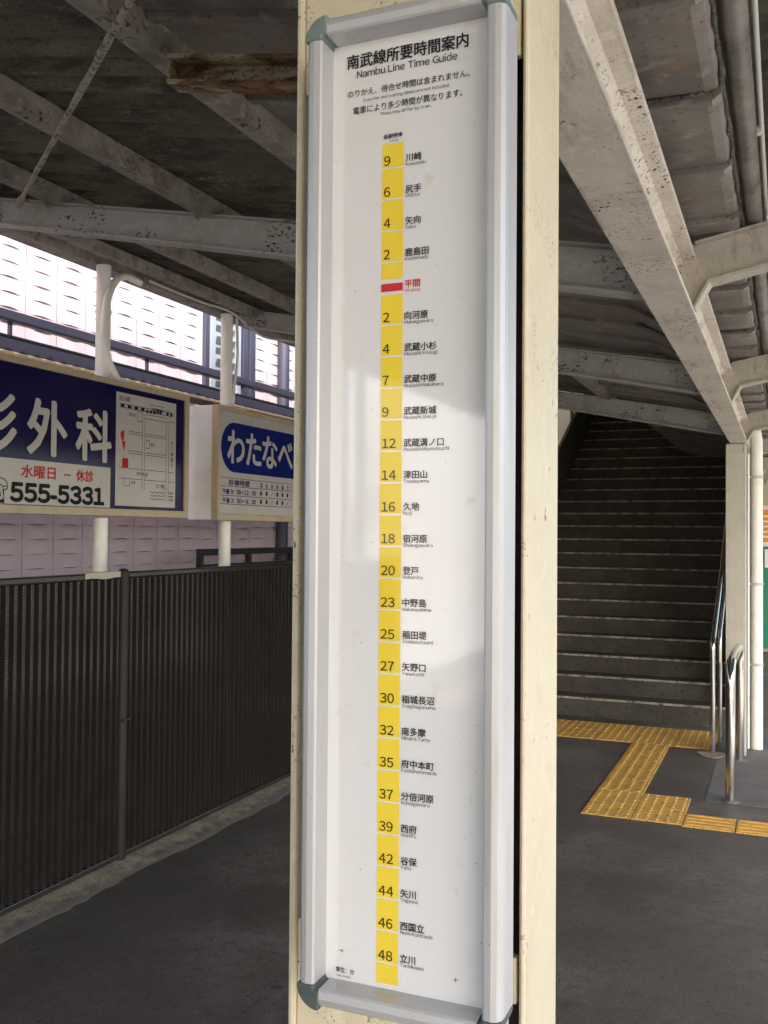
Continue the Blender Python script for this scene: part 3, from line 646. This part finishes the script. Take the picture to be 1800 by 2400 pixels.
part(mp, 'map_lettering', M['black'], f1)
g = MB(); x_ = -3.0985
g.add([(x_, 3.953, 2.085), (x_, 3.975, 2.108), (x_, 3.985, 2.10), (x_, 3.985, 2.075), (x_, 3.978, 2.05), (x_, 3.996, 2.05), (x_, 3.984, 1.998), (x_, 3.968, 2.05)], [(0, 7, 6, 5, 4, 3, 2, 1)])
rect(g, 3.972, 4.020, 1.917, 1.965, x_); part(g, 'arrow_mark', M['redl'], f1)
# sign 2
b2, f2 = lightbox(4.848, 6.90, 1.662, 2.348, 'off-white clinic sign with a blue oval name and an hours table', M['face'])
g = MB(); g.box(-3.24, -3.17, 5.16, 5.30, 2.348, 2.372); part(g, 'junction_box', M['boxside'], b2, bevel=.003)
g = MB(); cy, cz, rr = 5.047, 2.107, .152; pl = []
for i in range(25):
    a = math.pi / 2 + math.pi * i / 24; pl.append((-3.0998, cy + rr * math.cos(a), cz + rr * math.sin(a)))
for i in range(25):
    a = -math.pi / 2 + math.pi * i / 24; pl.append((-3.0998, 6.62 + rr * math.cos(a), cz + rr * math.sin(a)))
g.add(pl, [tuple(range(len(pl)))]); part(g, 'oval_field', M['blue'], f2)
g = MB()
for ch, ya, ye in (('わ', 4.965, 5.155), ('た', 5.182, 5.362), ('な', 5.385, 5.572), ('べ', 5.590, 5.785), ('眼', 5.812, 6.01)):
    EY(g, ch, .235, ya, 2.022, width=ye - ya, bold=.022, up=.0008)
part(g, 'lettering', M['letter'], f2)
tb = MB(); mp = tb
for zv in (1.918, 1.868, 1.812, 1.760): ln(4.88, zv, 5.778, zv, .003)
for yv in (4.88, 5.778): ln(yv, 1.918, yv, 1.760, .003)
EY(tb, '診療時間', .040, 4.985, 1.877, width=.24, bold=.02, up=.001)
for k, ch in enumerate('月火水木金土'): EY(tb, ch, .036, 5.372 + k * .071, 1.876, align='CENTER', bold=.02, up=.001)
EY(tb, '午前 9：00〜12：00', .036, 4.915, 1.823, width=.39, bold=.025, up=.001); EY(tb, '午後 3：00〜 6：30', .036, 4.915, 1.769, width=.39, bold=.025, up=.001)
for r_, row in enumerate(('●●／●●●', '●●／●●／')):
    for k, ch in enumerate(row):
        yc, zc = 5.372 + k * .071, 1.840 - r_ * .054
        if ch == '●':
            n = 10; tb.add([(U, yc + .013 * math.cos(2 * math.pi * i / n), zc + .016 * math.sin(2 * math.pi * i / n)) for i in range(n)], [tuple(range(n))])
        else: ln(yc - .015, zc - .018, yc + .015, zc + .018, .003)
EY(tb, '日', .085, 5.815, 1.838, bold=.03, up=.001); EY(tb, '祝', .075, 5.815, 1.735, bold=.03, up=.001)
part(tb, 'table_lettering', M['bluel'], f2)

# ---------------------------------------------------------------- pink tiled building beyond the fence
bd = thing('tiled_building', (-4, 6, -.1), 'pale pink building clad in long split-face tiles close behind the fence', 'building')
g = MB(); g.box(-9.0, -4.011, 1.4, 17, -.118, 6.2); part(g, 'core', M['joint'], bd)
TW, TH = .2535, .0868
def tiles(y0, y1, z0, z1):
    g = MB(); ny = round((y1 - y0) / TW); nz = round((z1 - z0) / TH); tw = (y1 - y0) / ny; th = (z1 - z0) / nz
    for i in range(ny):
        for k in range(nz):
            a, b = y0 + i * tw + .0016, y0 + (i + 1) * tw - .0016; c, d = z0 + k * th + .0002, z0 + (k + 1) * th - .0002
            bul = random.uniform(.0070, .0105); j = random.uniform(-.0006, .0006); gap = random.uniform(.003, .0075); v = []
            sh = random.uniform(-.05, .05)
            for r_, zf in enumerate((0, 0, 0, .35, 1)):
                for q in range(9):
                    yf = q / 8; s = max(0, math.sin(math.pi * min(1, max(0, (yf + sh - .19) / .62))))
                    if r_ == 0: v.append((-4.011, a + (b - a) * yf, c))
                    else: v.append((-4 + j + bul * s * (1 - zf) ** 1.2, a + (b - a) * yf, c + (gap * s if zf == 0 else 0) + (d - c) * zf))
            g.add(v[:18], [(q, q + 1, q + 10, q + 9) for q in range(8)], 0, False)
            v = v[18:]; f = [(r_ * 9 + q, r_ * 9 + q + 1, r_ * 9 + q + 10, r_ * 9 + q + 9) for r_ in range(2) for q in range(8)]
            g.add(v, f, 0, True)
    return g
WIN = (6.02, 6.76)
part(tiles(1.45, WIN[0], -.1, 6.2), 'wall', M['tile'], bd); part(tiles(WIN[1], 16.9, -.1, 6.2), 'wall', M['tile'], bd)
part(tiles(WIN[0], WIN[1], -.1, 2.22), 'wall', M['tile'], bd)
g = MB(); g.box(-4.0105, -3.985, WIN[0], WIN[1], 2.22, 6.2); wn = part(g, 'window', M['winframe'], bd)
g = MB()
for k in range(46): g.add([(-3.99, 6.19, 2.25 + k * .085), (-3.99, 6.45, 2.25 + k * .085), (-3.965, 6.45, 2.31 + k * .085), (-3.965, 6.19, 2.31 + k * .085)], [(0, 1, 2, 3)])
o = part(g, 'louvre_pane', M['window'], wn); solid(o, .006)
for ya, ye, xo, m in ((WIN[0], 6.075, -3.955, 'rail'), (6.10, 6.165, -3.96, 'winframe'), (6.47, 6.53, -3.96, 'winframe'), (6.56, 6.63, -3.955, 'rail'), (6.66, 6.74, -3.95, 'rail')):
    g = MB(); g.box(-3.984, xo, ya, ye, 2.22, 6.2); part(g, 'mullion', M[m], wn, bevel=.003)
g = MB(); g.tube([(-3.94, 7.19, -.1), (-3.94, 7.19, 6.2)], .05, 16); part(g, 'downpipe', M['rail'], bd)
# parapet rail in front of the building
rl = thing('parapet_rail', (-3.8, 6, 2.5), 'slate-blue double metal rail running in front of the pink tiled wall', 'railing')
g = MB(); g.box(-3.83, -3.79, 1.4, 17, 2.712, 2.762); part(g, 'top_rail', M['rail'], rl, bevel=.003)
g = MB(); g.box(-3.86, -3.79, 1.4, 17, 2.545, 2.614); part(g, 'base_rail', M['rail'], rl, bevel=.003)
g = MB(); g.box(-3.835, -3.787, 1.4, 17, 2.6145, 2.628); part(g, 'gasket', M['railedge'], rl)
g = MB(); g.box(-3.832, -3.792, 1.4, 17, 2.703, 2.7115); part(g, 'gasket', M['railedge'], rl)
g = MB(); g.box(-3.985, -3.79, 1.4, 17, 2.522, 2.5445); part(g, 'ledge', M['boxframe'], rl, bevel=.003)
for k in range(-1, 9):
    y = 5.12 + (k) * 1.19; g = MB(); g.box(-3.818, -3.802, y - .010, y + .010, 2.6285, 2.7025); part(g, 'baluster', M['rail'], rl)
# black low railing glimpsed over the fence
lr = thing('low_railing', (-3.62, 6, -.1), 'low black metal railing glimpsed just above the fence top by the pillar', 'railing')
g = MB(); g.box(-3.64, -3.60, 5.45, 8.2, 1.43, 1.475); part(g, 'top_rail', M['dark'], lr, bevel=.004)
g = MB(); g.box(-3.64, -3.60, 5.45, 8.2, 1.33, 1.37); part(g, 'lower_rail', M['dark'], lr, bevel=.004)
for y in (5.47, 6.1, 6.75, 7.4, 8.1):
    g = MB(); g.box(-3.637, -3.603, y - .02, y + .02, -.118, 1.429); part(g, 'post', M['dark'], lr)

# pale screen wall farther back along the line (seen mirrored in the sign)
hs = thing('screen_wall', (-4.15, -13, -.12), 'tall pale screen wall behind the viewer, seen only as a reflection in the sign', 'wall')
for k in range(8):
    g = MB(); g.box(-4.16, -4.10, -7.5 - 2 * (k + 1) + .01, -7.5 - 2 * k - .01, -.118, 5.2); part(g, 'panel', M['house'], hs)
    g = MB(); g.box(-4.20, -4.161, -7.5 - 2 * k - .06, -7.5 - 2 * k + .06, -.118, 5.25); part(g, 'post', M['conduit'], hs)

up_ = thing('utility_pole', (-11.13, -22, -.12), 'grey utility pole with transformer cans, seen only mirrored in the sign', 'utility pole')
g = MB(); g.tube([(-11.13, -22, -.118), (-11.13, -22, 8.2)], [.17, .11], 14); part(g, 'pole', M['concrete'], up_)
for z in (7.6, 5.6):
    g = MB(); g.box(-11.9, -10.3, -22.06, -21.94, z, z + .1); part(g, 'crossarm', M['conduit'], up_)
for x in (-11.5, -10.75):
    g = MB(); g.tube([(x, -21.7, 6.1), (x, -21.7, 6.15), (x, -21.7, 6.75), (x, -21.7, 6.8)], [.18, .24, .24, .16], 14); part(g, 'transformer', M['conduit'], up_)
for k, z in enumerate((7.75, 5.75, 5.3, 5.05)):
    g = MB(); g.tube([(-11.3 + k * .15, -22 + (i - 6) * 4.0, z - .5 + .5 * ((i - 6) / 6) ** 2) for i in range(10)], .018, 6); part(g, 'wire', M['dark'], up_)

# ---------------------------------------------------------------- far column, drain pipe
cl = thing('far_column', (-.33, 7.5, 0), 'plain beige steel column under the valley beam beside the stairs', 'pillar')
g = MB(); g.box(-.399, -.385, 7.43, 7.58, 0, 2.262); g.box(-.276, -.262, 7.43, 7.58, 0, 2.262); g.box(-.385, -.276, 7.438, 7.57, 0, 2.262); part(g, 'shaft', M['column'], cl, bevel=.003)
g = MB(); g.box(-.386, -.275, 7.4295, 7.4375, .05, 2.2); part(g, 'front_plate', M['column'], cl, bevel=.002)
dp = thing('drain_pipe', (-.2, 7.72, 0), 'round cream drain pipe with brackets standing beside the far column', 'pipe')
g = MB(); g.tube([(-.198, 7.72, .0), (-.198, 7.72, 2.25), (-.198, 7.72, 2.30), (-.21, 7.72, 2.38), (-.215, 7.72, 2.50)], .046, 20); part(g, 'pipe', M['cream_post'], dp)
for z in (2.02, 1.22, .62):
    g = MB(); g.tube([(-.198, 7.72, z), (-.198, 7.72, z + .022)], .050, 20); g.box(-.262, -.235, 7.67, 7.69, z, z + .02); part(g, 'bracket', M['column'], dp)
g = MB(); g.tube([(-.252, 7.62, .02), (-.252, 7.62, 2.2)], .010, 8); g.base = (-.25, 7.62, 0)
tag(g.build('cable_conduit', M['cream_post']), 'thin cream conduit running up between the far column and drain pipe', 'pipe')

# ---------------------------------------------------------------- stairs in their enclosure
SX0, SX1, SY, TR, RS = -2.62, -.43, 8.43, .2815, .1524
st = thing('staircase', (-1.5, 8.43, 0), 'dark concrete staircase with worn pale nosings climbing from the platform', 'staircase')
NS = 27
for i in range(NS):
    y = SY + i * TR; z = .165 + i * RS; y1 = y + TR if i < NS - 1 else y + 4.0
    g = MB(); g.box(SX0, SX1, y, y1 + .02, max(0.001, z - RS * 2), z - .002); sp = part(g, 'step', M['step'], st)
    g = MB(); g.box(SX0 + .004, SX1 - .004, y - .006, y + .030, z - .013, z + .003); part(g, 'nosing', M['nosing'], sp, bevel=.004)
YE = SY + NS * TR + 4
zs = lambda y: .165 + max(0, min(NS - 1, (y - SY) / TR)) * RS
en = thing('stair_enclosure', (-1.5, 8.43, 0), 'dim boarded enclosure around the stairs with a pale green window band on its left', 'stair hall')
def wallband(x0, x1, lo, hi, y0=8.0):
    yk = SY + (NS - 1) * TR
    pts = [(y0, lo(y0)), (SY, lo(SY)), (yk, lo(yk)), (YE, lo(YE)), (YE, hi(YE)), (yk, hi(yk)), (SY, hi(SY)), (y0, hi(y0))]
    g = MB(); g.prism(pts, 'X', x0, x1); return g
ceil = lambda y: zs(y) + 2.75
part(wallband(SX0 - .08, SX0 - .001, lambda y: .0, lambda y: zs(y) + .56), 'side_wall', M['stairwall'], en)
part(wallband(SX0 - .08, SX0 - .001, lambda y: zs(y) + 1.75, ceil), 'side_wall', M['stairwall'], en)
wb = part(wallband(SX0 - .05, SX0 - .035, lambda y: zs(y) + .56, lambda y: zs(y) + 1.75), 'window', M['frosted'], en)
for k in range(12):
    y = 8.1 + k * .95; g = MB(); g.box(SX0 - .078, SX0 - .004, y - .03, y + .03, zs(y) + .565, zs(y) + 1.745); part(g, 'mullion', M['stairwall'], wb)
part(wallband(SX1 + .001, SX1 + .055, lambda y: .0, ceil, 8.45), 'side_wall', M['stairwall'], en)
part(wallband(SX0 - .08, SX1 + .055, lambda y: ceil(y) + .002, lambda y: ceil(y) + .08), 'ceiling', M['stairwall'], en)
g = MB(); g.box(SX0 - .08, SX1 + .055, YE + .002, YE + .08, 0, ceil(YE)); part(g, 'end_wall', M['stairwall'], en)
g = MB(); g.box(SX0 - .7, SX0 - .082, 8.1, 8.18, 0, 2.95); part(g, 'front_wall', M['stairwall'], en)

# handrail of the stairs
hr = thing('stair_handrail', (-.487, 7.4, 0), 'polished steel handrail rising along the right side of the stairs', 'handrail')
g = MB(); zr = lambda y: .825 + (y - 7.45) * .46 if y < 8.5 else .825 + 1.05 * .46 + (y - 8.5) * (RS / TR)
g.tube(arc([(-.487, 7.402, .70), (-.487, 7.41, .79), (-.487, 7.45, .825)]) + [(-.487, y, zr(y)) for y in (7.7, 8.0, 8.3, 8.5, 9, 10, 12, 15)], .019, 12); part(g, 'upper_rail', M['stainless'], hr)
g = MB(); g.tube(arc([(-.462, 7.80, .60), (-.462, 7.82, .80 - .02), (-.462, 7.87, .86)]) + [(-.462, y, zr(y) - .16) for y in (8.2, 8.5, 9, 10, 12, 15)], .015, 12); part(g, 'lower_rail', M['stainless'], hr)
for x, y, z, r_ in ((-.487, 7.402, .71, .021), (-.462, 7.80, .62, .017)):
    g = MB(); g.tube([(x, y, .0), (x, y, z)], r_, 14); part(g, 'post', M['stainless'], hr)
g = MB(); n = 14; g.prism([(-.492 + .095 * math.cos(2 * math.pi * i / n) * (1 + .12 * math.sin(i * 2.2)), 7.37 + .105 * math.sin(2 * math.pi * i / n) * (1 + .15 * math.cos(i * 1.7))) for i in range(n)], 'Z', .002, .012); part(g, 'footing', M['sand'], hr)
g = MB()
for y in (8.6, 9.6, 10.6, 11.6): g.tube([(-.487, y, zr(y)), (-.44, y, zr(y) - .05), (-.432, y, zr(y) - .05)], .007, 8)
part(g, 'bracket', M['stainless'], hr)
# guard hoop
gr = thing('guard_rail', (-.30, 6.7, 0), 'polished steel hoop guard rail standing in front of the far column', 'guard rail')
g = MB(); g.tube([(-.303, 6.13, .0), (-.303, 6.13, .35)] + arc([(-.303, 6.13, .62), (-.303, 6.15, .76), (-.302, 6.25, .815), (-.301, 6.4, .82)]) + arc([(-.299, 7.0, .82), (-.298, 7.15, .815), (-.298, 7.25, .76), (-.298, 7.27, .62)]) + [(-.298, 7.27, 0.0)], .0285, 20); part(g, 'hoop', M['stainless'], gr)
for y in (6.13, 7.27):
    g = MB(); g.tube([(-.30, y, .001), (-.30, y, .012)], .05, 20); part(g, 'flange', M['concrete'], gr)

# ---------------------------------------------------------------- tactile tiles
def dots(n, w_, d_):
    g = MB(); g.box(-w_ / 2 + .0025, w_ / 2 - .0025, -d_ / 2 + .0025, d_ / 2 - .0025, .001, .009)
    for i in range(n):
        for k in range(n):
            x, y = (-.5 + (i + .5) / n) * w_, (-.5 + (k + .5) / n) * d_
            g.tube([(x, y, .008), (x, y, .012), (x, y, .0145)], [.0108, .0098, .005], 10)
    return g
def bars(w_, d_, along):
    g = MB(); g.box(-w_ / 2 + .0025, w_ / 2 - .0025, -d_ / 2 + .0025, d_ / 2 - .0025, .001, .009)
    for i in range(4):
        c = (-.5 + (i + .5) / 4)
        if along == 'Y': g.box(c * w_ - .012, c * w_ + .012, -d_ / 2 + .012, d_ / 2 - .012, .0088, .0145)
        else: g.box(-w_ / 2 + .012, w_ / 2 - .012, c * d_ - .011, c * d_ + .011, .0088, .0145)
    return g
GT = 'yellow tactile paving tiles'
def lay(proto, spots, lab, bev=.0015):
    o = proto.build('tactile_tile', M['tactile'], bevel=bev); first = True
    for (x, y) in spots:
        c = o if first else o.copy()
        if not first: C.objects.link(c)
        first = False; c.location = (x, y, 0); tag(c, lab, 'paving tile', GT)
t = .2785
lay(dots(5, t, .283), [(-.9385, 5.663), (-.9385, 5.946), (-.66, 5.663), (-.66, 5.946)], 'dotted yellow tile in the square at the bend of the guide path')
lay(bars(t, .288, 'Y'), [(-.9385, 6.232 + .288 * k) for k in range(5)], 'barred yellow tile in the guide path leading to the stairs')
lay(dots(5, .293, .331), [(-.63 - .295 * i, 7.70 + .333 * k) for i in range(7) for k in range(2)], 'worn dotted yellow tile in the rows before the stairs')
lay(bars(.272, .248, 'X'), [(-.385 + .274 * k, 5.625) for k in range(8)], 'barred yellow tile in the path running off right')

# ---------------------------------------------------------------- kiosk glimpsed at far right
ks = thing('platform_kiosk', (.35, 14.4, 0), 'beige kiosk with orange board over a green panel, far along the platform', 'kiosk')
g = MB(); g.box(-.42, 1.6, 14.2, 15.6, 0, 3.0); part(g, 'wall', M['beige'], ks)
g = MB(); g.box(-.40, 1.4, 14.15, 14.199, 1.50, 1.94); ob = part(g, 'orange_board', M['orange'], ks)
g = MB(); g.box(-.41, 1.41, 14.14, 14.199, 1.941, 2.0); g.box(-.41, 1.41, 14.14, 14.199, 1.44, 1.499); part(g, 'trim', M['white'], ks)
g = MB()
for k in range(5): g.box(-.30, .1, 14.144, 14.1495, 1.56 + k * .07, 1.585 + k * .07)
part(g, 'stripe', M['white'], ob)
g = MB(); g.box(-.40, 1.4, 14.13, 14.199, .06, 1.43); part(g, 'green_panel', M['green'], ks)
g = MB(); g.box(-.255, -.12, 14.12, 14.129, 1.15, 1.40); part(g, 'notice', M['white'], ks)

bpy.data.objects.remove(_to)
for o in bpy.data.objects:
    if '_base' in o.keys(): del o['_base']
